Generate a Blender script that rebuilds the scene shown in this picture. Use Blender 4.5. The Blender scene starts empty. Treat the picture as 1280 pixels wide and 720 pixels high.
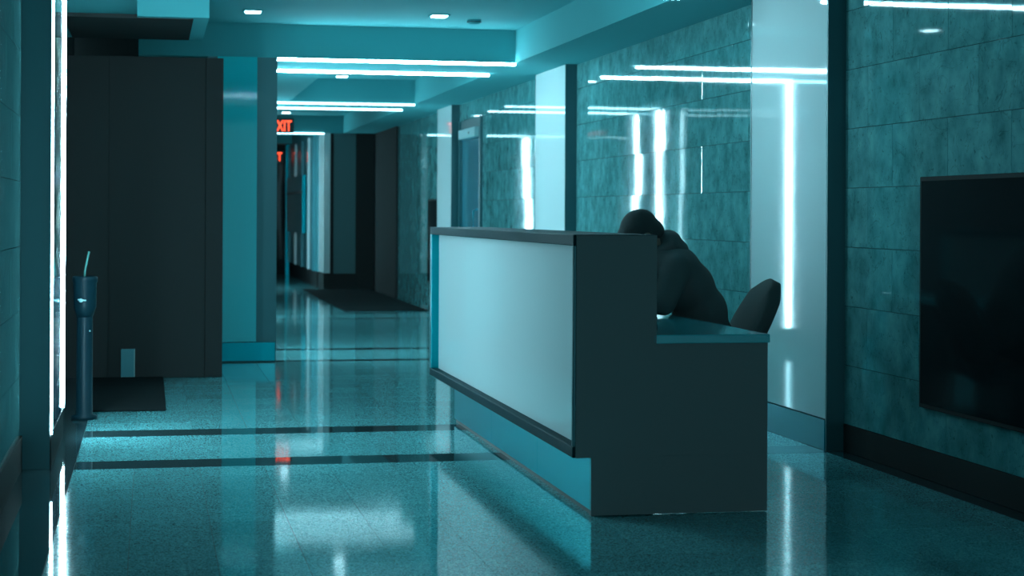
import bpy, bmesh, math, random
from mathutils import Vector, Matrix, Euler
random.seed(7)
scene = bpy.context.scene
C = scene.collection

# ------------------------------------------------------------------ camera, world, exposure
TH = math.atan(452 / 2224)
cam_d = bpy.data.cameras.new('camera')
cam = bpy.data.objects.new('camera', cam_d); C.objects.link(cam)
cam_d.sensor_width = 36.0
cam_d.lens = 2224 / 1280 * 36.0
cam_d.shift_y = -(360 - 267) / 1280
cam_d.clip_end = 200
cam.location = (0, 0, 1.22)
cam.rotation_euler = (Matrix.Rotation(-TH, 4, 'Z') @ Matrix.Rotation(math.pi / 2, 4, 'X') @ Matrix.Rotation(0.005, 4, 'Z')).to_euler()
cam_d.dof.use_dof = True
cam_d.dof.focus_distance = 8.6
cam_d.dof.aperture_fstop = 4.0
scene.camera = cam

w = bpy.data.worlds.new('world'); scene.world = w; w.use_nodes = True
w.node_tree.nodes['Background'].inputs[0].default_value = (0.36, 0.80, 0.92, 1)
w.node_tree.nodes['Background'].inputs[1].default_value = 1.9  # even teal fill through the open back end, added to lift the blacks
scene.view_settings.view_transform = 'Standard'
scene.view_settings.look = 'None'
scene.view_settings.gamma = 1.0
scene.view_settings.use_curve_mapping = False
scene.view_settings.exposure = 0.0
LED = (0.46, 0.87, 1.0)
LED_POWER = [(5.0, 48.0), (85.0, 80.0), (7.0, 8.0)]   # overhead strips by portal, front and back edge
LEG_POWER = [(60.0, 310.0), (140.0, 140.0), (160.0, 160.0)]   # upright strips by portal, front and back edge

# ------------------------------------------------------------------ materials
def mat(name, col, rough=0.5, metal=0.0, spec=0.5, coat=0.0, emit=None, estr=0.0, bump=0.0, bscale=40.0,
        vary=0.0, vscale=3.0, rvary=0.0):
    m = bpy.data.materials.new(name); m.use_nodes = True
    nt = m.node_tree; b = nt.nodes['Principled BSDF']
    b.inputs['Base Color'].default_value = (*col, 1)
    b.inputs['Roughness'].default_value = rough
    b.inputs['Metallic'].default_value = metal
    b.inputs['Specular IOR Level'].default_value = spec
    b.inputs['Coat Weight'].default_value = coat
    b.inputs['Coat Roughness'].default_value = 0.03
    if emit:
        b.inputs['Emission Color'].default_value = (*emit, 1)
        b.inputs['Emission Strength'].default_value = estr
    if bump or vary or rvary:
        g = nt.nodes.new('ShaderNodeNewGeometry')
        n = nt.nodes.new('ShaderNodeTexNoise'); n.inputs['Scale'].default_value = vscale; n.inputs['Detail'].default_value = 6
        nt.links.new(g.outputs['Position'], n.inputs['Vector'])
        if vary:
            mx = nt.nodes.new('ShaderNodeMix'); mx.data_type = 'RGBA'
            mx.inputs['A'].default_value = (*[c * (1 - vary) for c in col], 1)
            mx.inputs['B'].default_value = (*[min(1, c * (1 + vary)) for c in col], 1)
            nt.links.new(n.outputs['Fac'], mx.inputs['Factor'])
            nt.links.new(mx.outputs['Result'], b.inputs['Base Color'])
        if rvary:
            mr = nt.nodes.new('ShaderNodeMapRange')
            mr.inputs['To Min'].default_value = max(0, rough - rvary); mr.inputs['To Max'].default_value = rough + rvary
            nt.links.new(n.outputs['Fac'], mr.inputs['Value']); nt.links.new(mr.outputs['Result'], b.inputs['Roughness'])
        if bump:
            n2 = nt.nodes.new('ShaderNodeTexNoise'); n2.inputs['Scale'].default_value = bscale; n2.inputs['Detail'].default_value = 4
            nt.links.new(g.outputs['Position'], n2.inputs['Vector'])
            bp = nt.nodes.new('ShaderNodeBump'); bp.inputs['Strength'].default_value = bump; bp.inputs['Distance'].default_value = 0.002
            nt.links.new(n2.outputs['Fac'], bp.inputs['Height']); nt.links.new(bp.outputs['Normal'], b.inputs['Normal'])
    return m

def stone_material():
    m = bpy.data.materials.new('polished_stone'); m.use_nodes = True
    nt = m.node_tree; b = nt.nodes['Principled BSDF']; L = nt.links.new
    g = nt.nodes.new('ShaderNodeNewGeometry'); oi = nt.nodes.new('ShaderNodeObjectInfo')
    off = nt.nodes.new('ShaderNodeVectorMath'); off.operation = 'MULTIPLY_ADD'
    L(oi.outputs['Random'], off.inputs[0]); off.inputs[1].default_value = (17, 31, 23); L(g.outputs['Position'], off.inputs[2])
    n = nt.nodes.new('ShaderNodeTexNoise'); n.inputs['Scale'].default_value = 7; n.inputs['Detail'].default_value = 6; n.inputs['Roughness'].default_value = 0.6
    L(off.outputs[0], n.inputs['Vector'])
    r = nt.nodes.new('ShaderNodeValToRGB')
    r.color_ramp.elements[0].position = 0.30; r.color_ramp.elements[0].color = (0.060, 0.215, 0.22, 1)
    r.color_ramp.elements[1].position = 0.72; r.color_ramp.elements[1].color = (0.16, 0.45, 0.46, 1)
    L(n.outputs['Fac'], r.inputs['Fac'])
    # dark veins and pits
    v = nt.nodes.new('ShaderNodeTexNoise'); v.inputs['Scale'].default_value = 4.5; v.inputs['Detail'].default_value = 7; v.inputs['Distortion'].default_value = 1.6
    L(off.outputs[0], v.inputs['Vector'])
    a = nt.nodes.new('ShaderNodeMath'); a.operation = 'SUBTRACT'; a.inputs[1].default_value = 0.5; L(v.outputs['Fac'], a.inputs[0])
    ab = nt.nodes.new('ShaderNodeMath'); ab.operation = 'ABSOLUTE'; L(a.outputs[0], ab.inputs[0])
    vm = nt.nodes.new('ShaderNodeMapRange'); vm.inputs['From Min'].default_value = 0.0; vm.inputs['From Max'].default_value = 0.009
    vm.inputs['To Min'].default_value = 0.62; vm.inputs['To Max'].default_value = 1.0; L(ab.outputs[0], vm.inputs['Value'])
    p = nt.nodes.new('ShaderNodeTexNoise'); p.inputs['Scale'].default_value = 38; p.inputs['Detail'].default_value = 3; L(off.outputs[0], p.inputs['Vector'])
    pm = nt.nodes.new('ShaderNodeMapRange'); pm.inputs['From Min'].default_value = 0.27; pm.inputs['From Max'].default_value = 0.35
    pm.inputs['To Min'].default_value = 0.55; pm.inputs['To Max'].default_value = 1.0; L(p.outputs['Fac'], pm.inputs['Value'])
    tv = nt.nodes.new('ShaderNodeMapRange'); tv.inputs['To Min'].default_value = 0.92; tv.inputs['To Max'].default_value = 1.07; L(oi.outputs['Random'], tv.inputs['Value'])
    q = nt.nodes.new('ShaderNodeMath'); q.operation = 'MULTIPLY'; L(vm.outputs['Result'], q.inputs[0]); L(pm.outputs['Result'], q.inputs[1])
    q2 = nt.nodes.new('ShaderNodeMath'); q2.operation = 'MULTIPLY'; L(q.outputs[0], q2.inputs[0]); L(tv.outputs['Result'], q2.inputs[1])
    sc = nt.nodes.new('ShaderNodeVectorMath'); sc.operation = 'SCALE'; L(r.outputs['Color'], sc.inputs[0]); L(q2.outputs[0], sc.inputs['Scale'])
    L(sc.outputs[0], b.inputs['Base Color'])
    b.inputs['Roughness'].default_value = 0.035
    b.inputs['Specular IOR Level'].default_value = 0.55
    bn = nt.nodes.new('ShaderNodeTexNoise'); bn.inputs['Scale'].default_value = 9; bn.inputs['Detail'].default_value = 5; L(off.outputs[0], bn.inputs['Vector'])
    bp = nt.nodes.new('ShaderNodeBump'); bp.inputs['Strength'].default_value = 0.03; bp.inputs['Distance'].default_value = 0.004
    L(bn.outputs['Fac'], bp.inputs['Height']); L(bp.outputs['Normal'], b.inputs['Normal'])
    return m

def terrazzo_material():
    m = bpy.data.materials.new('terrazzo'); m.use_nodes = True
    nt = m.node_tree; b = nt.nodes['Principled BSDF']; L = nt.links.new
    g = nt.nodes.new('ShaderNodeNewGeometry'); oi = nt.nodes.new('ShaderNodeObjectInfo')
    v = nt.nodes.new('ShaderNodeTexVoronoi'); v.inputs['Scale'].default_value = 190; L(g.outputs['Position'], v.inputs['Vector'])
    bw = nt.nodes.new('ShaderNodeRGBToBW'); L(v.outputs['Color'], bw.inputs[0])
    r = nt.nodes.new('ShaderNodeValToRGB')
    e = r.color_ramp.elements
    e[0].position = 0.15; e[0].color = (0.05, 0.19, 0.20, 1)
    e[1].position = 0.85; e[1].color = (0.24, 0.68, 0.71, 1)
    L(bw.outputs[0], r.inputs['Fac'])
    n = nt.nodes.new('ShaderNodeTexNoise'); n.inputs['Scale'].default_value = 1.7; n.inputs['Detail'].default_value = 3; L(g.outputs['Position'], n.inputs['Vector'])
    t1 = nt.nodes.new('ShaderNodeMapRange'); t1.inputs['To Min'].default_value = 0.88; t1.inputs['To Max'].default_value = 1.08; L(oi.outputs['Random'], t1.inputs['Value'])
    sc = nt.nodes.new('ShaderNodeVectorMath'); sc.operation = 'SCALE'; L(r.outputs['Color'], sc.inputs[0]); L(t1.outputs['Result'], sc.inputs['Scale'])
    L(sc.outputs[0], b.inputs['Base Color'])
    mr = nt.nodes.new('ShaderNodeMapRange'); mr.inputs['From Min'].default_value = 0.3; mr.inputs['From Max'].default_value = 0.7
    mr.inputs['To Min'].default_value = 0.05; mr.inputs['To Max'].default_value = 0.08
    L(n.outputs['Fac'], mr.inputs['Value']); L(mr.outputs['Result'], b.inputs['Roughness'])
    b.inputs['Specular IOR Level'].default_value = 0.5
    bn = nt.nodes.new('ShaderNodeTexNoise'); bn.inputs['Scale'].default_value = 260; L(g.outputs['Position'], bn.inputs['Vector'])
    bp = nt.nodes.new('ShaderNodeBump'); bp.inputs['Strength'].default_value = 0.01; bp.inputs['Distance'].default_value = 0.001
    L(bn.outputs['Fac'], bp.inputs['Height']); L(bp.outputs['Normal'], b.inputs['Normal'])
    return m

STONE = stone_material()
TERRAZZO = terrazzo_material()
BAND = mat('dark_terrazzo', (0.025, 0.05, 0.055), 0.03, spec=0.5, bump=0.03, bscale=6, vary=0.3, vscale=120)
GROUT = mat('grout', (0.06, 0.10, 0.105), 0.8)
PAINT = mat('ceiling_paint', (0.10, 0.42, 0.45), 0.85, spec=0.08)
DESK_FRAME = mat('dark_desk_frame', (0.003, 0.028, 0.034), 0.5, spec=0.05)
WHITE_GLASS = mat('white_back_painted_glass', (0.78, 0.86, 0.87), 0.04, spec=0.6)
BLUE_GLASS = mat('blue_mirror_glass', (0.02, 0.16, 0.20), 0.04, metal=0.55, spec=0.8)
FRAME = mat('dark_anodised_metal', (0.02, 0.11, 0.125), 0.35, metal=0.3)
STEEL = mat('brushed_steel', (0.003, 0.25, 0.30), 0.38, metal=1.0, bump=0.05, bscale=220)
DESK_STEEL = mat('brushed_teal_steel', (0.001, 0.48, 0.55), 0.38, metal=1.0, bump=0.05, bscale=220)
BLACK = mat('black_laminate', (0.20, 0.20, 0.20), 0.75, spec=0.05)
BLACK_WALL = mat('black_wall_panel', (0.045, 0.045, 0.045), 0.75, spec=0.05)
BLACK_GLASS = mat('black_glass', (0.01, 0.016, 0.018), 0.08, spec=0.35)
RUBBER = mat('black_rubber_mat', (0.012, 0.015, 0.016), 0.95, spec=0.1, bump=0.6, bscale=300)
LED_MATS = [[mat('light_strip_diffuser', (0.9, 0.9, 0.9), 0.5, emit=LED, estr=q) for q in p] for p in LED_POWER]
LEG_MATS = [[mat('upright_strip_diffuser', (0.9, 0.9, 0.9), 0.5, emit=LED, estr=q) for q in p] for p in LEG_POWER]
LAMP_MAT = mat('downlight_lens', (0.9, 0.9, 0.9), 0.5, emit=(0.46, 0.87, 1.0), estr=16.0)
WORKTOP = mat('glossy_worktop', (0.05, 0.46, 0.52), 0.10, spec=0.6)
PANEL_TEAL = mat('teal_wall_panel', (0.02, 0.62, 0.68), 0.05, spec=0.2)
DOOR_BLUE = mat('blue_glass_door', (0.03, 0.26, 0.34), 0.10, metal=0.3, spec=0.7)
FAR_TEAL = mat('teal_wall_paint', (0.07, 0.28, 0.32), 0.4)
CLOTH = mat('black_cloth', (0.13, 0.13, 0.13), 0.95, spec=0.1, bump=0.4, bscale=180)
TROUSER = mat('dark_trouser_cloth', (0.02, 0.024, 0.03), 0.95, spec=0.15, bump=0.4, bscale=240)
HAIR = mat('black_hair', (0.08, 0.08, 0.08), 0.8, spec=0.1, bump=0.8, bscale=150)
SKIN = mat('skin', (0.28, 0.19, 0.15), 0.55, spec=0.3)
EYE = mat('eye_white', (0.5, 0.52, 0.52), 0.2)
SOLE = mat('shoe_rubber', (0.05, 0.055, 0.06), 0.8)
CHAIR_FAB = mat('black_chair_fabric', (0.10, 0.10, 0.10), 0.95, spec=0.1, bump=0.5, bscale=400)
PLASTIC = mat('black_plastic', (0.02, 0.022, 0.024), 0.4)
SIGN_RED = mat('lit_red_letters', (0.8, 0.1, 0.05), 0.5, emit=(1.0, 0.085, 0.03), estr=2.6)
SIGN_BODY = mat('exit_sign_housing', (0.03, 0.05, 0.055), 0.5)
STAND = mat('blue_lacquered_metal', (0.003, 0.018, 0.026), 0.4, spec=0.15)
ROD = mat('pale_green_rod', (0.06, 0.22, 0.20), 0.4)
CLOSER = mat('grey_door_closer', (0.32, 0.52, 0.54), 0.4)
VENT_DARK = mat('dark_grille', (0.05, 0.10, 0.11), 0.6)

# ------------------------------------------------------------------ builders
def link(name, me, material=None, parent=None, loc=(0, 0, 0)):
    o = bpy.data.objects.new(name, me); C.objects.link(o); o.location = loc
    if material is not None and not me.materials: me.materials.append(material)
    if parent is not None: o.parent = parent
    return o
def tag(o, label=None, cat=None, group=None, kind=None):
    if label: o['label'] = label
    if cat: o['category'] = cat
    if group: o['group'] = group
    if kind: o['kind'] = kind
    return o
def thing(name, label, cat, loc=(0, 0, 0), rz=0.0, group=None, kind=None):
    o = bpy.data.objects.new(name, None); C.objects.link(o)
    o.location = loc; o.rotation_euler = (0, 0, rz); o.empty_display_size = 0.1
    return tag(o, label, cat, group, kind)
def add_box(bm, x0, x1, y0, y1, z0, z1, bev=0.0, seg=1):
    r = bmesh.ops.create_cube(bm, size=1.0)
    M = Matrix.Translation(((x0 + x1) / 2, (y0 + y1) / 2, (z0 + z1) / 2)) @ Matrix.Diagonal((x1 - x0, y1 - y0, z1 - z0, 1))
    bmesh.ops.transform(bm, matrix=M, verts=r['verts'])
    if bev:
        es = list({e for v in r['verts'] for e in v.link_edges})
        bmesh.ops.bevel(bm, geom=es, offset=bev, segments=seg, affect='EDGES', profile=0.5)
def finish(bm, name, material, parent=None, smooth=False, off=(0, 0, 0)):
    if parent is not None and off == (0, 0, 0): off = tuple(parent.get('_o', (0, 0, 0)))
    me = bpy.data.meshes.new(name)
    bmesh.ops.recalc_face_normals(bm, faces=bm.faces)
    c = Vector((0, 0, 0))
    bm.to_mesh(me); bm.free()
    if smooth:
        for p in me.polygons: p.use_smooth = True
    return me
def world_of(o):
    p = Vector((0, 0, 0))
    while o is not None:
        p += Vector(o.location); o = o.parent
    return p
def box(name, x0, x1, y0, y1, z0, z1, material, parent=None, bev=0.0, seg=1):
    """a box in world coordinates; its origin sits at its own base centre"""
    cx, cy, cz = (x0 + x1) / 2, (y0 + y1) / 2, z0
    bm = bmesh.new(); add_box(bm, x0 - cx, x1 - cx, y0 - cy, y1 - cy, 0, z1 - z0, bev, seg)
    me = finish(bm, name, material, smooth=False)
    p = world_of(parent) if parent is not None else Vector((0, 0, 0))
    return link(name, me, material, parent, Vector((cx, cy, cz)) - p)
def mesh_world(name, bm, material, parent=None, smooth=True, origin=None):
    me = finish(bm, name, material, smooth=smooth)
    p = world_of(parent) if parent is not None else Vector((0, 0, 0))
    if origin is not None:
        me.transform(Matrix.Translation(-Vector(origin)))
        return link(name, me, material, parent, Vector(origin) - p)
    me.transform(Matrix.Translation(-p))
    return link(name, me, material, parent)
def add_tube(bm, pts, rad, n=10, cap=True):
    rings = []
    pts = [Vector(p) for p in pts]
    for i, p in enumerate(pts):
        a = pts[max(i - 1, 0)]; b = pts[min(i + 1, len(pts) - 1)]
        t = (b - a).normalized()
        u = t.cross(Vector((0, 0, 1)))
        if u.length < 1e-3: u = t.cross(Vector((1, 0, 0)))
        u.normalize(); v = t.cross(u)
        r = rad[i] if isinstance(rad, (list, tuple)) else rad
        rings.append([bm.verts.new(p + (u * math.cos(2 * math.pi * k / n) + v * math.sin(2 * math.pi * k / n)) * r) for k in range(n)])
    for i in range(len(rings) - 1):
        for k in range(n):
            bm.faces.new((rings[i][k], rings[i][(k + 1) % n], rings[i + 1][(k + 1) % n], rings[i + 1][k]))
    if cap:
        bm.faces.new(rings[0]); bm.faces.new(rings[-1])
def add_lathe(bm, prof, c=(0, 0, 0), n=24):
    rings = []
    for r, z in prof:
        rings.append([bm.verts.new((c[0] + r * math.cos(2 * math.pi * k / n), c[1] + r * math.sin(2 * math.pi * k / n), c[2] + z)) for k in range(n)])
    for i in range(len(rings) - 1):
        for k in range(n):
            bm.faces.new((rings[i][k], rings[i][(k + 1) % n], rings[i + 1][(k + 1) % n], rings[i + 1][k]))
    bm.faces.new(rings[0]); bm.faces.new(rings[-1])
def add_ball(bm, c, r, sc=(1, 1, 1), rot=None, n=16):
    res = bmesh.ops.create_uvsphere(bm, u_segments=n, v_segments=max(6, n // 2), radius=r)
    M = Matrix.Translation(c) @ (rot.to_matrix().to_4x4() if rot else Matrix.Identity(4)) @ Matrix.Diagonal((*sc, 1))
    bmesh.ops.transform(bm, matrix=M, verts=res['verts'])
def add_capsule(bm, a, b, ra, rb, n=14):
    a = Vector(a); b = Vector(b); t = (b - a)
    L_ = t.length
    if L_ < 1e-5: return add_ball(bm, a, ra)
    t.normalize()
    pts = []; rad = []
    for k in range(5):
        an = math.pi / 2 * (1 - k / 4.0) * 0.96
        pts.append(a - t * ra * math.sin(an)); rad.append(max(ra * math.cos(an), 0.0008))
    for k in range(5):
        an = math.pi / 2 * (k / 4.0) * 0.96
        pts.append(b + t * rb * math.sin(an)); rad.append(max(rb * math.cos(an), 0.0008))
    add_tube(bm, pts, rad, n)

def stamp(o, kind='structure', label=None, cat=None): return tag(o, label, cat, kind=kind)

# ------------------------------------------------------------------ main dimensions
XL, XR = -0.60, 3.53                    # stone faces of the two long walls
Z1, Z2 = 2.485, 2.76                    # soffit and coffer heights
PORT = [(8.70, 9.90), (14.65, 15.85), (20.45, 21.50)]
LIN = [-0.46, 0.99, 1.10]               # inner faces of the left portal legs
RIN = 3.434                             # inner face of the right portal legs
XS = 3.00                               # inner edge of the right soffit
Y0 = -2.0
YF = 28.3                               # fourth portal and the dark cross wall

# ------------------------------------------------------------------ floor
fl = stamp(thing('floor', None, None), label='speckled grey terrazzo floor with dark cross bands', cat='floor')
box('subfloor', -0.75, 3.75, Y0, 37.0, -0.20, -0.0035, GROUT, fl)
tile_cache = {}
def floor_tile(x0, x1, y0, y1, material=TERRAZZO, name='floor_tile', g=0.0012):
    w_, d_ = round(x1 - x0 - 2 * g, 4), round(y1 - y0 - 2 * g, 4)
    key = (w_, d_, material.name)
    if key not in tile_cache:
        bm = bmesh.new(); add_box(bm, -w_ / 2, w_ / 2, -d_ / 2, d_ / 2, -0.0034, 0.0)
        tile_cache[key] = finish(bm, name, material); tile_cache[key].materials.append(material)
    o = link(name, tile_cache[key], None, fl, ((x0 + x1) / 2, (y0 + y1) / 2, random.uniform(-0.0002, 0.0002)))
    o.rotation_euler = (random.uniform(-0.0006, 0.0006), random.uniform(-0.0006, 0.0006), 0)
    return o
def grid(lo, hi, start, step):
    k = math.floor((lo - start) / step); out = [lo]
    while True:
        k += 1; v = start + k * step
        if v >= hi - 0.02: break
        if v > lo + 0.02: out.append(v)
    out.append(hi); return out
BW = 0.28                                # width of a dark floor band
FX0, FX1 = -0.35, 3.42
zones = [(5.25, PORT[0][0] - 0.06, 0.305, -0.07), (PORT[0][0] - 0.06 + BW, PORT[0][1] - 0.03, 0.455, 0.106), (PORT[0][1] - 0.03 + BW, 13.32, 0.305, -0.07)]
for (ya, yb, st, x_) in zones:
    ys = grid(ya, yb, yb, (yb - ya) / max(1, round((yb - ya) / st)))
    xs = grid(FX0, FX1, x_, st)
    for i in range(len(xs) - 1):
        for j in range(len(ys) - 1):
            floor_tile(xs[i], xs[i + 1], ys[j], ys[j + 1])
# the tiles further off, too fine to pick apart
def tile_sheet(name, areas):
    bm = bmesh.new()
    for (ya, yb, xa, xb) in areas:
        ys = grid(ya, yb, ya, 0.305); xs = grid(xa, xb, -0.07, 0.305)
        for i in range(len(xs) - 1):
            for j in range(len(ys) - 1):
                add_box(bm, xs[i] + .0012, xs[i + 1] - .0012, ys[j] + .0012, ys[j + 1] - .0012, -0.0034, 0)
    o = mesh_world(name, bm, TERRAZZO, fl, smooth=False); o['kind'] = 'stuff'; return o
def far_bands(i): return PORT[i][0] - 0.06, PORT[i][1] - 0.03
b2a, b2b = far_bands(1); b3a, b3b = far_bands(2)
tile_sheet('far_floor_tiles', [(Y0, 5.25, FX0, FX1), (13.32, b2a, FX0, FX1), (b2a + .2, b2b, 1.0, FX1), (b2b + .2, b3a, 1.0, FX1), (b3a + .2, b3b, 1.0, FX1),
                               (b3b + .2, 36.5, 1.0, FX1)])
for k, (pa, pb) in enumerate(PORT):
    wd = BW if k == 0 else 0.20
    for y in (pa - 0.06, pb - 0.03):
        floor_tile(FX0 if k == 0 else 1.0, FX1, y, y + wd, BAND, 'dark_band')
floor_tile(-0.62, FX0, Y0, 13.32, BAND, 'dark_border')
floor_tile(FX1, 3.60, Y0, 30.0, BAND, 'dark_border')

# ------------------------------------------------------------------ stone walls
def stone_wall(name, side, spans, label, zt=Z1, zb=0.14, first=True):
    wl = stamp(thing(name, None, None), label=label, cat='wall')
    s = 1 if side == 'R' else -1
    xf = XR if side == 'R' else XL
    cache = {}
    for (ya, yb) in spans:
        xa, xb = sorted((xf + s * 0.018, xf + s * 0.16))
        box('wall_backing', xa, xb, ya, yb, 0, Z2 if side == 'L' else Z1, GROUT, wl)
        r = 0; z = zb
        while z < zt - 0.02:
            z2 = min(z + 0.305, zt)
            ys = grid(ya, yb, 0.17 + 0.305 * (r % 2), 0.61)
            for j in range(len(ys) - 1):
                g = 0.0012
                key = (round(ys[j + 1] - ys[j], 3), round(z2 - z, 3))
                if key not in cache:
                    bm = bmesh.new(); add_box(bm, -0.009, 0.009, -key[0] / 2 + g, key[0] / 2 - g, -key[1] / 2 + g, key[1] / 2 - g, 0.0012)
                    cache[key] = finish(bm, 'stone_tile', STONE); cache[key].materials.append(STONE)
                o = link('stone_tile', cache[key], None, wl, (xf + s * 0.009, (ys[j] + ys[j + 1]) / 2, (z + z2) / 2))
                o.rotation_euler = (0, random.uniform(-0.0012, 0.0012), random.uniform(-0.0016, 0.0016))
            z = z2; r += 1
    return wl
wr = stone_wall('wall_right', 'R', [(5.6, PORT[0][0]), (PORT[0][1], PORT[1][0]), (PORT[1][1], 19.0)], 'polished stone tile wall running behind the reception desk')
wl = stone_wall('wall_left', 'L', [(5.6, PORT[0][0])], 'polished stone tile wall before the lit portal')
box('wall_run', XR, XR + 0.2, Y0, 5.6, 0, Z1, STONE, wr)
box('wall_run', XR, XR + 0.2, 20.35, YF, 0, Z1, STONE, wr)
box('wall_run', XR, XR + 0.2, 19.0, 20.35, 2.14, Z1, STONE, wr)
for pa, pb in PORT: box('wall_backing', XR + 0.018, XR + 0.16, pa, pb, 0, Z1, GROUT, wr)
box('wall_run', XL - 0.2, XL, Y0, 5.6, 0, Z2, STONE, wl)
box('wall_run', XL - 0.2, XL, PORT[0][0], 14.6, 0, Z2, BLACK_WALL, wl)
# corridor side beyond the second portal
wc = stamp(thing('wall_corridor', None, None, (0.9, 16, 0)), label='polished stone wall along the inner corridor', cat='wall')
box('wall_run', 0.80, 0.98, 15.85, 29.4, 0, Z2, STONE, wc)
box('wall_run', 0.80, 0.98, 31.2, 37.0, 0, Z2, STONE, wc)
box('wall_run', 0.80, 0.98, 29.4, 31.2, 2.2, Z2, STONE, wc)
# skirting
br = stamp(thing('baseboard_right', None, None, (3.5, 5, 0)), label='low metal skirting under the stone wall behind the desk', cat='baseboard')
for (ya, yb) in [(5.6, PORT[0][0]), (PORT[0][1], PORT[1][0]), (PORT[1][1], 19.0)]:
    box('skirting', XR - 0.004, XR + 0.018, ya, yb, 0, 0.139, BLACK_WALL if ya < 6 else STEEL, br)  # nearest run goes black: shade at the wall foot put into its colour
bl = stamp(thing('baseboard_left', None, None, (-.6, 5, 0)), label='black skirting under the left stone wall', cat='baseboard')
box('skirting', XL - 0.018, XL + 0.012, 5.6, PORT[0][0], 0, 0.16, BLACK_WALL, bl)

# ------------------------------------------------------------------ ceiling
ce = stamp(thing('ceiling', None, None, (1.5, 10, Z1)), label='teal painted coffered ceiling with dropped soffits', cat='ceiling')
box('coffer_slab', -0.8, 3.75, Y0, 37.0, Z2, Z2 + 0.1, PAINT, ce)
box('soffit', XS, 3.75, Y0, YF, Z1, Z2, PAINT, ce)
box('soffit', 0.98, 1.54, PORT[1][1], YF, Z1, Z2, PAINT, ce)
box('beam', XL, XS, PORT[0][0], PORT[0][1], Z1, Z2, PAINT, ce)
box('beam', -0.10, XS, PORT[1][0], PORT[1][1], Z1, Z2, PAINT, ce)
box('beam', 1.54, XS, PORT[2][0], PORT[2][1], Z1, Z2, PAINT, ce)
box('beam', 0.98, 3.75, YF, YF + 0.9, Z1, Z2, PAINT, ce)
# bulkhead over the side entrance
box('bulkhead', -0.09, 0.37, 11.75, 13.30, Z1, Z2, PAINT, ce)
box('bulkhead', XL, -0.09, 12.05, 13.30, Z1, Z2, PAINT, ce)
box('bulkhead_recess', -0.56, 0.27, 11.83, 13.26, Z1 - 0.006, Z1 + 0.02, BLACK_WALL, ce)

# ------------------------------------------------------------------ portals
legs_y = []
for k, (pa, pb) in enumerate(PORT):
    t = stamp(thing('trim_%d' % (k + 1), None, None, (2.0, pa, 0)),
              label=['dark portal frame with light strips beside the reception desk', 'dark portal frame at the mouth of the inner corridor', 'dark portal frame beyond the blue glass door'][k], cat='portal frame')
    li = LIN[k]; lo = li - 0.14
    # right leg: dark front and back returns, white glass between
    box('leg_core', RIN + 0.012, XR + 0.02, pa + 0.004, pb - 0.004, 0, Z1, FRAME, t)
    box('front_return', RIN - 0.002, XR + 0.018, pa - 0.006, pa + 0.012, 0, Z1, FRAME, t)
    box('back_return', RIN - 0.002, XR + 0.018, pb - 0.012, pb + 0.006, 0, Z1, FRAME, t)
    box('white_glass_panel', RIN - 0.001, RIN + 0.012, pa + 0.014, pb - 0.014, 0.163, Z1 - 0.001, WHITE_GLASS, t, bev=0.002)
    box('base_plate', RIN - 0.006, RIN + 0.012, pa + 0.014, pb - 0.014, 0.0, 0.158, STEEL, t)
    # left leg
    box('leg_core', lo, li - 0.010, pa, pb, 0, Z1, FRAME if k else BLACK_WALL, t)
    box('front_return', lo, li + 0.022 if k == 1 else li - 0.002, pa - 0.008, pa - 0.0005, 0, Z1, FRAME, t)
    box('blue_glass_panel', li - 0.009, li, pa + 0.02, pb - 0.02, 0.16, Z1 - 0.001, BLUE_GLASS, t)
    box('base_plate', li - 0.010, li + 0.004, pa, pb, 0.0, 0.155, BLACK_WALL if k == 0 else STEEL, t)
# panel wall beside the second portal
pw = stamp(thing('wall_panel_side', None, None, (0.7, 14.6, 0)), label='glossy teal wall panel left of the corridor mouth', cat='wall')
box('wall_core', 0.45, 0.86, 14.64, 14.80, 0, Z1, FRAME, pw)
box('glass_facing', 0.53, 0.848, 14.618, 14.64, 0.166, Z1, PANEL_TEAL, pw)
box('base_plate', 0.53, 1.00, 14.604, 14.64, 0.012, 0.160, STEEL, pw)
box('wall_core', XL - .2, 0.85, 14.80, 14.98, 0, Z2, BLACK_WALL, pw)

where = ['portal beside the reception desk', 'portal at the corridor mouth', 'portal beyond the blue door']
for k, (pa, pb) in enumerate(PORT):
    li = LIN[k]
    for nm, y in (('front', pa if k == 1 else pa - 0.008), ('back', pb - 0.012)):
        o = box('light_strip', li + (0.0 if k == 0 else .0), XS, y, y + 0.022, Z1 - 0.021, Z1 - 0.001, LED_MATS[k][0 if nm == 'front' else 1])
        tag(o, 'light strip under the %s edge of the beam, %s' % (nm, where[k]), 'light strip', 'overhead light strips of the portals')
        o = box('light_strip', li + 0.0005, li + 0.0095, y, y + 0.019, 0.163, Z1 - 0.032, LEG_MATS[k][0 if nm == 'front' else 1])
        tag(o, 'upright light strip on %s edge of the leg, %s' % (nm, where[k]), 'light strip', 'upright light strips of the portals')

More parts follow.
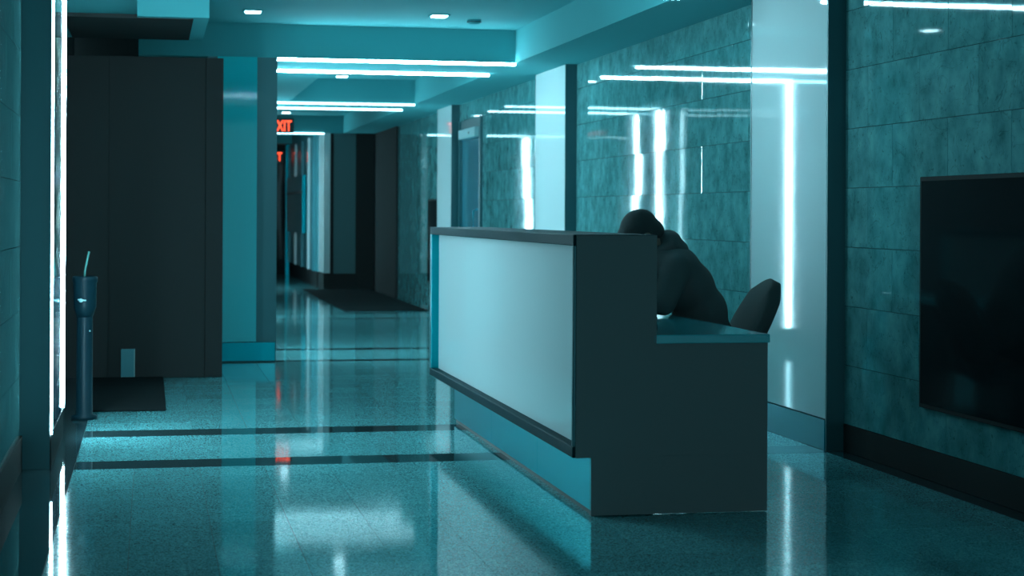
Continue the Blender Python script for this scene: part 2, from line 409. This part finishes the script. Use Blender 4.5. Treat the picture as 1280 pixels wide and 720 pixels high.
# ------------------------------------------------------------------ black core at the side entrance
core = stamp(thing('wall_entrance', None, None, (0.0, 13.3, 0)), label='black panelled wall with a flush door behind the black mat', cat='wall')
box('wall_core', XL, 0.525, 13.34, 14.60, 0, 2.36, BLACK_WALL, core)
for i, (xa, xb) in enumerate([(-0.59, -0.30), (-0.297, 0.395), (0.40, 0.525)]):
    p = box('wall_panel', xa, xb, 13.32 + (0.006 if i == 1 else 0), 13.34, 0.004, 2.355, BLACK_WALL, core)
d = bpy.data.objects['wall_panel.001']
kp = box('kick_plate', -0.205, -0.11, 13.31, 13.3255, 0.012, 0.215, FAR_TEAL, d); kp['label'] = 'small steel kick plate'
door_edge = box('plate_edge', -0.112, -0.106, 13.306, 13.3255, 0.006, 0.215, CLOSER, d)
door_edge2 = box('plate_edge', -0.205, -0.112, 13.306, 13.3255, 0.006, 0.012, CLOSER, d)

o = box('floor_mat', -0.44, 0.10, 11.10, 13.30, 0.001, 0.012, RUBBER, bev=0.004); tag(o, 'black rubber floor mat before the black side entrance', 'mat')
o = box('floor_mat', 2.36, 3.40, 21.95, 28.2, 0.001, 0.012, RUBBER, bev=0.004); tag(o, 'long black runner mat along the far corridor floor', 'mat')

# slim stand with a rod
st = thing('slim_stand', 'slim dark blue stand with a thin pale rod sticking out of the top', 'stand', (-0.375, 10.75, 0))
bm = bmesh.new(); add_lathe(bm, [(0.075, 0), (0.075, 0.02), (0.048, 0.03), (0.046, 0.60), (0.044, 0.62)], n=28); mesh_world('column', bm, STAND, None).parent = st
bm = bmesh.new(); add_lathe(bm, [(0.046, 0.60), (0.066, 0.66), (0.068, 0.80), (0.073, 0.81), (0.073, 0.835), (0.064, 0.84), (0.062, 0.70), (0.02, 0.68)], n=28); mesh_world('cup', bm, STAND, None).parent = st
bm = bmesh.new(); add_tube(bm, [(-0.010, 0.0, 0.69), (0.0, 0, 0.87), (0.022, 0, 0.985)], 0.006, 8); mesh_world('rod', bm, ROD, None).parent = st
bm = bmesh.new(); add_ball(bm, (-0.02, -0.066, 0.70), 0.012); add_tube(bm, [(-0.035, -0.05, 0.705), (-0.035, -0.075, 0.705), (0.01, -0.075, 0.70)], 0.005, 6); mesh_world('glint_cluster', bm, CLOSER, None).parent = st  # pale ball and bar put in as the cluster of glints
bm = bmesh.new(); add_ball(bm, (0.030, -0.034, 0.52), 0.006, n=8); mesh_world('glint_dot', bm, CLOSER, None).parent = st  # pale dot put in as a single glint on the column

# ------------------------------------------------------------------ doors on the corridor walls
d1 = stamp(thing('door_1', None, None, (XR, 19.65, 0)), label='blue glass door with a grey closer in the stone wall', cat='door')
box('door_frame', XR - 0.03, XR + 0.03, 18.98, 19.06, 0, 2.28, FRAME, d1)
box('door_frame', XR - 0.03, XR + 0.03, 20.28, 20.36, 0, 2.28, FRAME, d1)
box('door_frame', XR - 0.02, XR + 0.03, 19.06, 20.28, 2.15, 2.28, FRAME, d1)
lf = box('door_leaf', XR + 0.0, XR + 0.04, 19.07, 20.27, 0.01, 2.14, DOOR_BLUE, d1)
cl = box('door_closer', XR - 0.07, XR - 0.005, 19.10, 20.15, 2.06, 2.17, CLOSER, d1, bev=0.008)
bm = bmesh.new(); add_tube(bm, [(XR - 0.078, 19.45, 2.115), (XR - 0.068, 19.45, 2.115)], 0.012, 12); mesh_world('screw', bm, BLACK, cl)
bm = bmesh.new(); add_tube(bm, [(XR - 0.01, 19.20, 0.95), (XR - 0.06, 19.20, 0.97), (XR - 0.06, 19.20, 1.25), (XR - 0.01, 19.20, 1.27)], 0.012, 10); mesh_world('pull_handle', bm, STEEL, lf)
d2 = stamp(thing('door_2', None, None, (0.98, 30.3, 0)), label='black door in the inner corridor wall', cat='door')
box('door_frame', 0.93, 1.0, 29.4, 29.48, 0, 2.2, FRAME, d2)
box('door_frame', 0.93, 1.0, 31.12, 31.2, 0, 2.2, FRAME, d2)
box('door_leaf', 0.90, 0.955, 29.48, 31.12, 0.01, 2.19, BLACK_WALL, d2)

# wall screens
def screen(y0, y1, label, z0=0.33, z1=1.40):
    t = thing('wall_screen', label, 'screen', (XR, (y0 + y1) / 2, z0))
    box('bezel', XR - 0.020, XR - 0.0015, y0, y1, z0, z1, BLACK_WALL, t, bev=0.003)
    box('glass', XR - 0.022, XR - 0.019, y0 + 0.02, y1 - 0.02, z0 + 0.02, z1 - 0.02, BLACK_GLASS, t)
screen(5.95, 7.74, 'large black switched-off wall screen on the stone near the desk end')
screen(21.95, 22.75, 'small black wall screen on the stone beyond the third portal')

# ------------------------------------------------------------------ far end of the corridor
wb = stamp(thing('wall_back', None, None, (3.0, YF, 0)), label='dark cross wall with teal panel closing the corridor right side', cat='wall')
box('wall_core', 2.80, 3.73, YF + 0.05, YF + 0.9, 0, Z1, BLACK_WALL, wb)
box('teal_panel', 2.86, 3.21, YF + 0.03, YF + 0.05, 0.25, Z1, mat('dim_teal_panel', (0.06, 0.17, 0.18), 0.5), wb)
box('black_panel', 3.22, 3.53, YF + 0.02, YF + 0.05, 0.0, Z1, BLACK_WALL, wb)
box('white_post', 2.70, 2.80, YF - 0.02, YF + 0.9, 0.26, Z1, WHITE_GLASS, wb)
box('post_base', 2.70, 2.80, YF - 0.02, YF + 0.9, 0.0, 0.255, BLACK_WALL, wb)
box('black_panel', XR - 0.03, XR - 0.001, 25.7, YF, 0.0, Z1 - .001, BLACK_WALL, wr)
o = box('light_strip', 0.98, 2.80, YF - 0.012, YF + 0.012, Z1 - 0.02, Z1 - 0.001, LED_MATS[2][0]); tag(o, 'glowing white light strip under the farthest ceiling beam below the exit sign', 'light strip', 'overhead light strips of the portals')
o = box('light_strip', 0.981, 0.992, YF + 0.30, YF + 0.33, 0.163, Z1 - 0.03, LEG_MATS[2][1]); tag(o, 'upright light strip on the inner corridor wall by the far exit sign beam', 'light strip', 'upright light strips of the portals')
wf = stamp(thing('wall_far', None, None, (2.5, 35, 0)), label='teal side wall and black end wall of the far hall', cat='wall')
box('side_run', 2.68, 2.80, YF + 0.9, 36.0, 0.25, Z2, FAR_TEAL, wf)
box('side_base', 2.67, 2.80, YF + 0.9, 36.0, 0.0, 0.249, BLACK_WALL, wf)
box('end_run', 0.98, 2.75, 35.2, 35.4, 0, Z2, BLACK_WALL, wf)
box('ceiling_drop', 0.98, 2.68, 34.6, 35.2, 2.55, Z2, PAINT, wf)
for y in (29.6, 30.6, 31.9, 33.4, 34.9):
    box('pilaster', 2.64, 2.68, y, y + 0.14, 0.25, 2.5, WHITE_GLASS if y in (30.6, 33.4) else FAR_TEAL, wf)
o = thing('wall_cabinet', 'blue wall cabinet hung on the far hall side wall', 'cabinet', (2.62, 32.6, 0.86))
box('cabinet_body', 2.57, 2.638, 30.9, 34.4, 0.86, 1.87, STEEL, o)
box('cabinet_rail', 2.565, 2.57, 30.9, 34.4, 1.55, 1.60, BLACK, o)
d3 = stamp(thing('door_3', None, None, (2.3, 35.2, 0)), label='black end door under the small exit sign', cat='door')
box('door_leaf', 1.75, 2.60, 35.15, 35.19, 0, 2.5, BLACK_GLASS, d3)
box('door_frame', 2.60, 2.67, 35.10, 35.19, 0, 2.55, STEEL, d3)

def exit_sign(cx, y, cz, hgt, wid, label):
    t = thing('exit_sign', label, 'sign', (cx, y, cz), group=None)
    box('housing', cx - wid * 0.62, cx + wid * 0.62, y - 0.012, y + 0.03, cz - hgt * 0.68, cz + hgt * 0.68, SIGN_BODY, t, bev=0.004)
    cu = bpy.data.curves.new('letters', 'FONT'); cu.body = 'EXIT'; cu.align_x = 'CENTER'; cu.extrude = 0.004; cu.size = 1.0; cu.offset = 0.012
    tmp = bpy.data.objects.new('tmp', cu); C.objects.link(tmp)
    dg = bpy.context.evaluated_depsgraph_get()
    me = bpy.data.meshes.new_from_object(tmp.evaluated_get(dg)); bpy.data.objects.remove(tmp)
    xs = [v.co.x for v in me.vertices]; ys = [v.co.y for v in me.vertices]
    sx = wid / (max(xs) - min(xs)); sy = hgt / (max(ys) - min(ys))
    for v in me.vertices:
        v.co = Vector(((v.co.x - (max(xs) + min(xs)) / 2) * sx, -0.016 + v.co.z * -0.5, (v.co.y - (max(ys) + min(ys)) / 2) * sy))
    me.materials.clear(); me.materials.append(SIGN_RED)
    me.name = 'letters'
    link('letters', me, None, t)
    return t
exit_sign(2.03, YF - 0.032, 2.59, 0.17, 0.30, 'red lit exit sign on the far ceiling beam')
exit_sign(2.37, 35.08, 2.31, 0.17, 0.30, 'small red lit exit sign over the black end door')

# ------------------------------------------------------------------ ceiling fittings
def downlight(x, y, label):
    t = thing('downlight', label, 'ceiling light', (x, y, Z2), group='square recessed downlights')
    bm = bmesh.new()
    a, b_ = 0.075, 0.060
    for (xa, xb, ya, yb) in ((-a, a, -a, -b_), (-a, a, b_, a), (-a, -b_, -b_, b_), (b_, a, -b_, b_)):
        add_box(bm, xa, xb, ya, yb, -0.010, -0.0005)
    me = finish(bm, 'trim_ring', PAINT); link('trim_ring', me, PAINT, t)
    bm = bmesh.new(); add_box(bm, -0.058, 0.058, -0.058, 0.058, -0.018, -0.002, 0.004); me = finish(bm, 'lens', LAMP_MAT); link('lens', me, LAMP_MAT, t)
downlight(0.76, 13.70, 'square recessed downlight near the ceiling bulkhead')
downlight(2.19, 13.65, 'square recessed downlight beside the smoke detector')
downlight(2.10, 19.95, 'square recessed downlight before the third portal beam')
downlight(2.03, 27.4, 'square recessed downlight before the far exit sign')
downlight(1.9, 31.6, 'square recessed downlight in the far hall')
def detector(x, y, label):
    t = thing('smoke_detector', label, 'smoke detector', (x, y, Z2))
    bm = bmesh.new(); add_lathe(bm, [(0.055, -0.0005), (0.055, -0.012), (0.045, -0.030), (0.02, -0.036)]); mesh_world('housing', bm, PAINT).parent = t
    bm = bmesh.new(); add_lathe(bm, [(0.058, -0.013), (0.060, -0.016), (0.058, -0.020)]); mesh_world('vent_ring', bm, VENT_DARK).parent = t
detector(2.52, 13.95, 'small round smoke detector on the first coffer ceiling')
detector(2.16, 18.9, 'small round smoke detector in the second coffer')

# ------------------------------------------------------------------ reception desk
DX0, DX1, DX2 = 1.667, 2.00, 2.49       # front of the counter box, back of the box, user edge
DY0, DY1 = 6.96, 10.70
DZ, LZ = 1.137, 0.238                   # counter top, underside of the box
desk = thing('reception_desk', 'long reception desk with white glass front and dark frame', 'desk', (2.0, 8.8, 0))
FT, FD = 0.045, 0.045                   # frame thickness and depth of its reveal
counter = box('counter_top', DX0, DX1 + 0.015, DY0 + 0.001, DY1, DZ - FT, DZ, DESK_FRAME, desk, bev=0.003)
box('bottom_ledge', DX0, DX1, DY0, DY1, LZ, LZ + FT, DESK_FRAME, desk, bev=0.003)
box('frame_side', DX0, DX1, DY1 - 0.07, DY1, LZ + FT, DZ - FT, STEEL, desk, bev=0.003)
box('frame_side', DX0, DX0 + 0.06, DY0, DY0 + 0.02, LZ + FT, DZ - FT, FRAME, desk, bev=0.003)
box('front_glass', DX0 + FD, DX0 + FD + 0.012, DY0 + 0.02, DY1 - 0.07, LZ + FT, DZ - FT, WHITE_GLASS, desk)
box('back_board', DX0 + FD + 0.013, DX1, DY0 + 0.004, DY1 - 0.07, LZ + FT, DZ - FT, BLACK, desk)
box('end_panel', DX0 + 0.012, DX1 + 0.014, DY0 - 0.008, DY0, LZ, DZ - 0.003, BLACK, desk)
BX = 1.745
ys = [DY0 + 0.0, 7.98, 9.1, 10.25]
for a, b_ in zip(ys[:-1], ys[1:]):
    box('base_panel', BX, BX + 0.015, a + 0.0015, b_ - 0.0015, 0.025, LZ, DESK_STEEL, desk)
box('base_core', BX + 0.016, DX1, DY0 + 0.03, 10.24, 0.0, LZ, BLACK, desk)
box('toe_kick', BX + 0.012, BX + 0.016, DY0, 10.25, 0.0, 0.025, BLACK, desk)
box('worktop', DX1 + 0.001, DX2 + 0.008, DY0 - 0.008, DY1 - 0.1, 0.695, 0.73, WORKTOP, desk, bev=0.003)
box('end_panel', BX, DX2, DY0 - 0.002, DY0 + 0.028, 0.004, LZ, BLACK, desk)
box('end_panel', DX1 + .001, DX2, DY0 - 0.002, DY0 + 0.028, LZ + .0005, 0.695, BLACK, desk)
box('end_panel', DX1, DX2, DY1 - 0.15, DY1 - 0.12, 0.004, 0.695, BLACK, desk)
bm = bmesh.new(); add_tube(bm, [(DX1 + 0.006, DY0 + 0.02, 0.80), (DX1 + 0.020, DY0 + 0.02, 0.80), (DX1 + 0.022, DY0 + 0.02, 0.755), (DX1 + 0.010, DY0 + 0.02, 0.735)], 0.006, 8)
mesh_world('bracket', bm, PLASTIC, desk)

# ------------------------------------------------------------------ office chair
PY = 8.45
ch = thing('office_chair', 'black swivel office chair with tilted padded backrest behind the desk', 'chair', (2.64, PY, 0), rz=0.0)
def part(name, bm, material, parent, smooth=True):
    me = finish(bm, name, material, smooth=smooth); return link(name, me, material, parent)
def soft_box(sx, sy, sz, r=0.03):
    bm = bmesh.new(); add_box(bm, -sx / 2, sx / 2, -sy / 2, sy / 2, -sz / 2, sz / 2, r, 3); return bm
bm = soft_box(0.48, 0.50, 0.085, 0.04); bmesh.ops.translate(bm, verts=bm.verts, vec=(0, 0, 0.422)); part('seat', bm, CHAIR_FAB, ch)
def backrest(w_, h_, t_):
    bm = bmesh.new(); nu, nv = 26, 26; front = []; back = []
    def P(i, j, s):
        u = -1 + 2 * i / nu; v = -1 + 2 * j / nv
        a = 1 - 0.12 * max(0, v) ** 2
        # superellipse mapping of the square to a rounded pad
        uu = u * math.sqrt(1 - 0.5 * v * v); vv = v * math.sqrt(1 - 0.5 * u * u)
        k = 1 - max(abs(u), abs(v)) ** 4
        return Vector((s * t_ / 2 * (0.45 + 0.55 * k) - 0.02 * u * u, uu * w_ / 2 * a, vv * h_ / 2))
    F = {}
    for s in (-1, 1):
        for i in range(nu + 1):
            for j in range(nv + 1): F[s, i, j] = bm.verts.new(P(i, j, s))
        for i in range(nu):
            for j in range(nv):
                q = (F[s, i, j], F[s, i + 1, j], F[s, i + 1, j + 1], F[s, i, j + 1]); bm.faces.new(q if s > 0 else q[::-1])
    for i in range(nu):
        for j in (0, nv): bm.faces.new((F[-1, i, j], F[-1, i + 1, j], F[1, i + 1, j], F[1, i, j]))
    for j in range(nv):
        for i in (0, nu): bm.faces.new((F[-1, i, j], F[-1, i, j + 1], F[1, i, j + 1], F[1, i, j]))
    return bm
bm = backrest(0.43, 0.52, 0.10)
bmesh.ops.transform(bm, matrix=Matrix.Translation((0.300, 0, 0.66)) @ Matrix.Rotation(math.radians(27), 4, 'Y'), verts=bm.verts)
part('backrest', bm, CHAIR_FAB, ch)
bm = bmesh.new(); add_tube(bm, [(0.05, 0, 0.37), (0.22, 0, 0.37), (0.31, 0, 0.44), (0.355, 0, 0.62)], [0.02, 0.022, 0.022, 0.02], 10); part('back_support', bm, PLASTIC, ch)
bm = bmesh.new(); add_lathe(bm, [(0.035, 0.09), (0.035, 0.24), (0.022, 0.245), (0.022, 0.37), (0.09, 0.375), (0.09, 0.394)]); part('gas_column', bm, PLASTIC, ch)
for k in range(5):
    a = 2 * math.pi * k / 5 + 0.3; dx, dy = math.cos(a), math.sin(a)
    bm = bmesh.new(); add_tube(bm, [(dx * 0.02, dy * 0.02, 0.115), (dx * 0.15, dy * 0.15, 0.105), (dx * 0.29, dy * 0.29, 0.075)], [0.026, 0.022, 0.015], 8); lg = part('leg', bm, PLASTIC, ch)
    bm = bmesh.new()
    for s in (-1, 1):
        add_tube(bm, [(dx * 0.29 - dy * s * 0.008, dy * 0.29 + dx * s * 0.008, 0.028), (dx * 0.29 - dy * s * 0.024, dy * 0.29 + dx * s * 0.024, 0.028)], 0.027, 14)
    add_tube(bm, [(dx * 0.29, dy * 0.29, 0.028), (dx * 0.29, dy * 0.29, 0.075)], 0.008, 8)
    part('caster', bm, PLASTIC, lg)

# ------------------------------------------------------------------ person, hunched over the desk and facing the counter
per = thing('person', 'person in a black hooded jacket hunched over the desk on an office chair', 'person', (2.62, PY, 0))
OFF = Vector((2.62, PY, 0))
def J(x, y, z): return Vector((x, PY + y, z))
def blob(name, bm, voxel, material, parent, smooth_it=6, sm=0.5):
    me = finish(bm, name, material, smooth=True); me.transform(Matrix.Translation(-OFF))
    tmp = bpy.data.objects.new('tmp', me); C.objects.link(tmp)
    r = tmp.modifiers.new('r', 'REMESH'); r.mode = 'VOXEL'; r.voxel_size = voxel; r.use_smooth_shade = True
    s = tmp.modifiers.new('s', 'SMOOTH'); s.factor = sm; s.iterations = smooth_it
    dg = bpy.context.evaluated_depsgraph_get(); dg.update()
    m2 = bpy.data.meshes.new_from_object(tmp.evaluated_get(dg)); bpy.data.objects.remove(tmp)
    m2.materials.clear(); m2.materials.append(material); m2.name = name
    for p in m2.polygons: p.use_smooth = True
    return link(name, m2, None, parent)
pel, lum, che, upc, neck = J(2.68, 0, .57), J(2.66, 0, .72), J(2.565, 0, .90), J(2.50, 0, .99), J(2.455, 0, 1.06)
head = J(2.365, 0, 1.115)
hdir = Vector((-0.62, 0, -0.78))         # where the face points: down to the desk
sh = {s: J(2.50, s * 0.165, .965) for s in (-1, 1)}
el = {s: J(2.405, s * 0.265, .792) for s in (-1, 1)}
wr_ = {s: J(2.185, s * 0.135, .775) for s in (-1, 1)}
hip = {s: J(2.66, s * 0.09, .555) for s in (-1, 1)}
kn = {s: J(2.27, s * 0.13, .545) for s in (-1, 1)}
an = {s: J(2.36, s * 0.13, .105) for s in (-1, 1)}
# body with head, face and hands: one continuous surface
bm = bmesh.new()
add_capsule(bm, pel, lum, .115, .105); add_capsule(bm, lum, che, .105, .12); add_capsule(bm, che, upc, .12, .10)
add_capsule(bm, sh[-1], sh[1], .055, .055); add_capsule(bm, upc, neck, .08, .055); add_capsule(bm, neck, head, .052, .055)
rot = hdir.to_track_quat('-Z', 'X')
R = Matrix(((-0.62, 0, 0.78), (0, 1, 0), (-0.78, 0, -0.62))).transposed()  # columns filled below
fx = hdir.normalized(); up = Vector((-0.78, 0, 0.62)); lat = Vector((0, 1, 0))
def H(f, l, u): return head + fx * f + lat * l + up * u
def ball_o(c, rf, rl, ru):
    res = bmesh.ops.create_uvsphere(bm, u_segments=20, v_segments=12, radius=1.0)
    B = Matrix((fx * rf, lat * rl, up * ru)).transposed().to_4x4()
    bmesh.ops.transform(bm, matrix=Matrix.Translation(c) @ B, verts=res['verts'])
ball_o(H(-0.010, 0, 0.020), .098, .076, .092)          # skull
ball_o(H(0.035, 0, -0.055), .058, .058, .062)          # jaw
ball_o(H(0.062, 0, -0.10), .022, .024, .018)           # chin
add_capsule(bm, H(0.088, 0, 0.0), H(0.108, 0, -0.038), .009, .014)   # nose
add_capsule(bm, H(0.085, -0.02, -0.072), H(0.085, 0.02, -0.072), .009, .009)  # mouth
add_capsule(bm, H(0.080, -0.045, 0.018), H(0.080, 0.045, 0.018), .010, .010)  # brow
for s in (-1, 1): ball_o(H(-0.005, s * 0.078, -0.02), .020, .010, .032)        # ears
for s in (-1, 1):
    add_capsule(bm, sh[s], el[s], .048, .040); add_capsule(bm, el[s], wr_[s], .040, .026)
    add_capsule(bm, hip[s], kn[s], .078, .055); add_capsule(bm, kn[s], an[s], .052, .036)
    add_capsule(bm, an[s] + Vector((0.03, 0, -.055)), an[s] + Vector((-0.13, s * .02, -.065)), .034, .026)
    # hand: palm, four unequal fingers and a thumb, relaxed on the worktop
    dirv = Vector((-0.80, -s * 0.60, 0)).normalized(); side = Vector((dirv.y, -dirv.x, 0)) * s
    w0 = wr_[s].copy(); palm = w0 + dirv * 0.075 + Vector((0, 0, -.018))
    add_capsule(bm, w0, w0 + dirv * 0.03 + Vector((0, 0, -.008)), .025, .026)
    for k in range(4):
        o_ = (k - 1.5) * 0.019
        kn_ = palm + side * o_ + dirv * (0.012 - abs(k - 1.2) * 0.006)
        add_capsule(bm, w0 + side * o_ * 0.6 + dirv * 0.012, kn_, .017, .012)
        ln = (0.036, 0.042, 0.039, 0.030)[k]
        m1 = kn_ + dirv * ln + side * o_ * 0.20 + Vector((0, 0, 0.004)); m2 = m1 + dirv * ln * 0.62 + Vector((0, 0, -.011)); m3 = m2 + dirv * ln * 0.42 + Vector((0, 0, -.010))
        add_capsule(bm, kn_, m1, .0100, .0090, 10); add_capsule(bm, m1, m2, .0088, .0080, 10); add_capsule(bm, m2, m3, .0080, .0070, 10)
    tb = w0 + dirv * 0.028 - side * 0.024 + Vector((0, 0, -.014))
    t1 = tb + dirv * 0.035 - side * 0.020; t2 = t1 + dirv * 0.028 - side * 0.004 + Vector((0, 0, -.005))
    add_capsule(bm, w0 + dirv * 0.01, tb, .018, .014); add_capsule(bm, tb, t1, .0125, .0105); add_capsule(bm, t1, t2, .0105, .0085)
body = blob('body', bm, 0.0055, SKIN, per, 3, 0.4)
# eyes and hair
for s in (-1, 1):
    bm = bmesh.new(); add_ball(bm, H(0.079, s * 0.031, -0.004), .0115, n=12); o = mesh_world('eye', bm, EYE, per)
bm = bmesh.new()
ball_o(H(-0.020, 0, 0.030), .102, .085, .094)
ball_o(H(-0.060, 0, -0.02), .055, .072, .07)
ball_o(H(0.045, 0, 0.075), .035, .055, .030)
blob('hair', bm, 0.008, HAIR, per, 4)
# jacket with collar and bunched hood
bm = bmesh.new()
def ell(c, rx, ry, rz, ry_rot=0.0):
    res = bmesh.ops.create_uvsphere(bm, u_segments=24, v_segments=14, radius=1.0)
    bmesh.ops.transform(bm, matrix=Matrix.Translation(c) @ Matrix.Rotation(ry_rot, 4, 'Y') @ Matrix.Diagonal((rx, ry, rz, 1)), verts=res['verts'])
ell(J(2.70, 0, .62), .135, .185, .125)
ell(J(2.668, 0, .74), .135, .185, .15, math.radians(-18))
ell(J(2.60, 0, .86), .135, .20, .155, math.radians(-30))
ell(J(2.545, 0, .95), .115, .205, .13, math.radians(-40))
ell(J(2.46, 0, .95), .10, .17, .13, math.radians(-20))
for s in (-1, 1):
    add_capsule(bm, J(2.51, s * .12, .985), sh[s] + Vector((0, 0, -.005)), .072, .073)
    add_capsule(bm, sh[s], el[s], .074, .060); add_capsule(bm, el[s] + Vector((0, 0, .005)), wr_[s] - (wr_[s] - el[s]) * 0.06 + Vector((0, 0, .004)), .058, .042)
    add_capsule(bm, J(2.46, s * .20, .86), J(2.43, s * .23, .82), .060, .058)
jacket = blob('jacket', bm, 0.010, CLOTH, per, 22)
bm = bmesh.new()
ell(J(2.505, 0, 1.085), .062, .105, .060, math.radians(20))
ell(J(2.545, 0, 1.045), .060, .115, .055, math.radians(50))
ell(J(2.555, 0, 1.015), .055, .09, .045, math.radians(60))
for s in (-1, 1): add_capsule(bm, J(2.50, s * .085, 1.06), J(2.40, s * .07, 1.01), .040, .032)
blob('hood', bm, 0.008, CLOTH, per, 6)
# trousers and shoes
bm = bmesh.new()
ell(J(2.665, 0, .575), .135, .185, .105)
for s in (-1, 1):
    add_capsule(bm, hip[s], kn[s], .092, .070); add_capsule(bm, kn[s], an[s] + Vector((0, 0, .01)), .068, .056)
blob('trousers', bm, 0.010, TROUSER, per, 7)
for s in (-1, 1):
    a_ = an[s]
    bm = bmesh.new()
    add_capsule(bm, a_ + Vector((0.025, 0, -.045)), a_ + Vector((-.05, s * .01, -.050)), .043, .040)
    add_capsule(bm, a_ + Vector((-.05, s * .01, -.056)), a_ + Vector((-.155, s * .022, -.066)), .040, .034)
    shoe = blob('shoe', bm, 0.007, BLACK, per, 4)
    bm = bmesh.new(); add_box(bm, -0.195, 0.075, -0.042, 0.042, 0.001, 0.018, 0.006, 2)
    me = finish(bm, 'sole', SOLE); so = link('sole', me, SOLE, shoe, a_ - OFF - Vector((0, -s * .01, a_.z)))
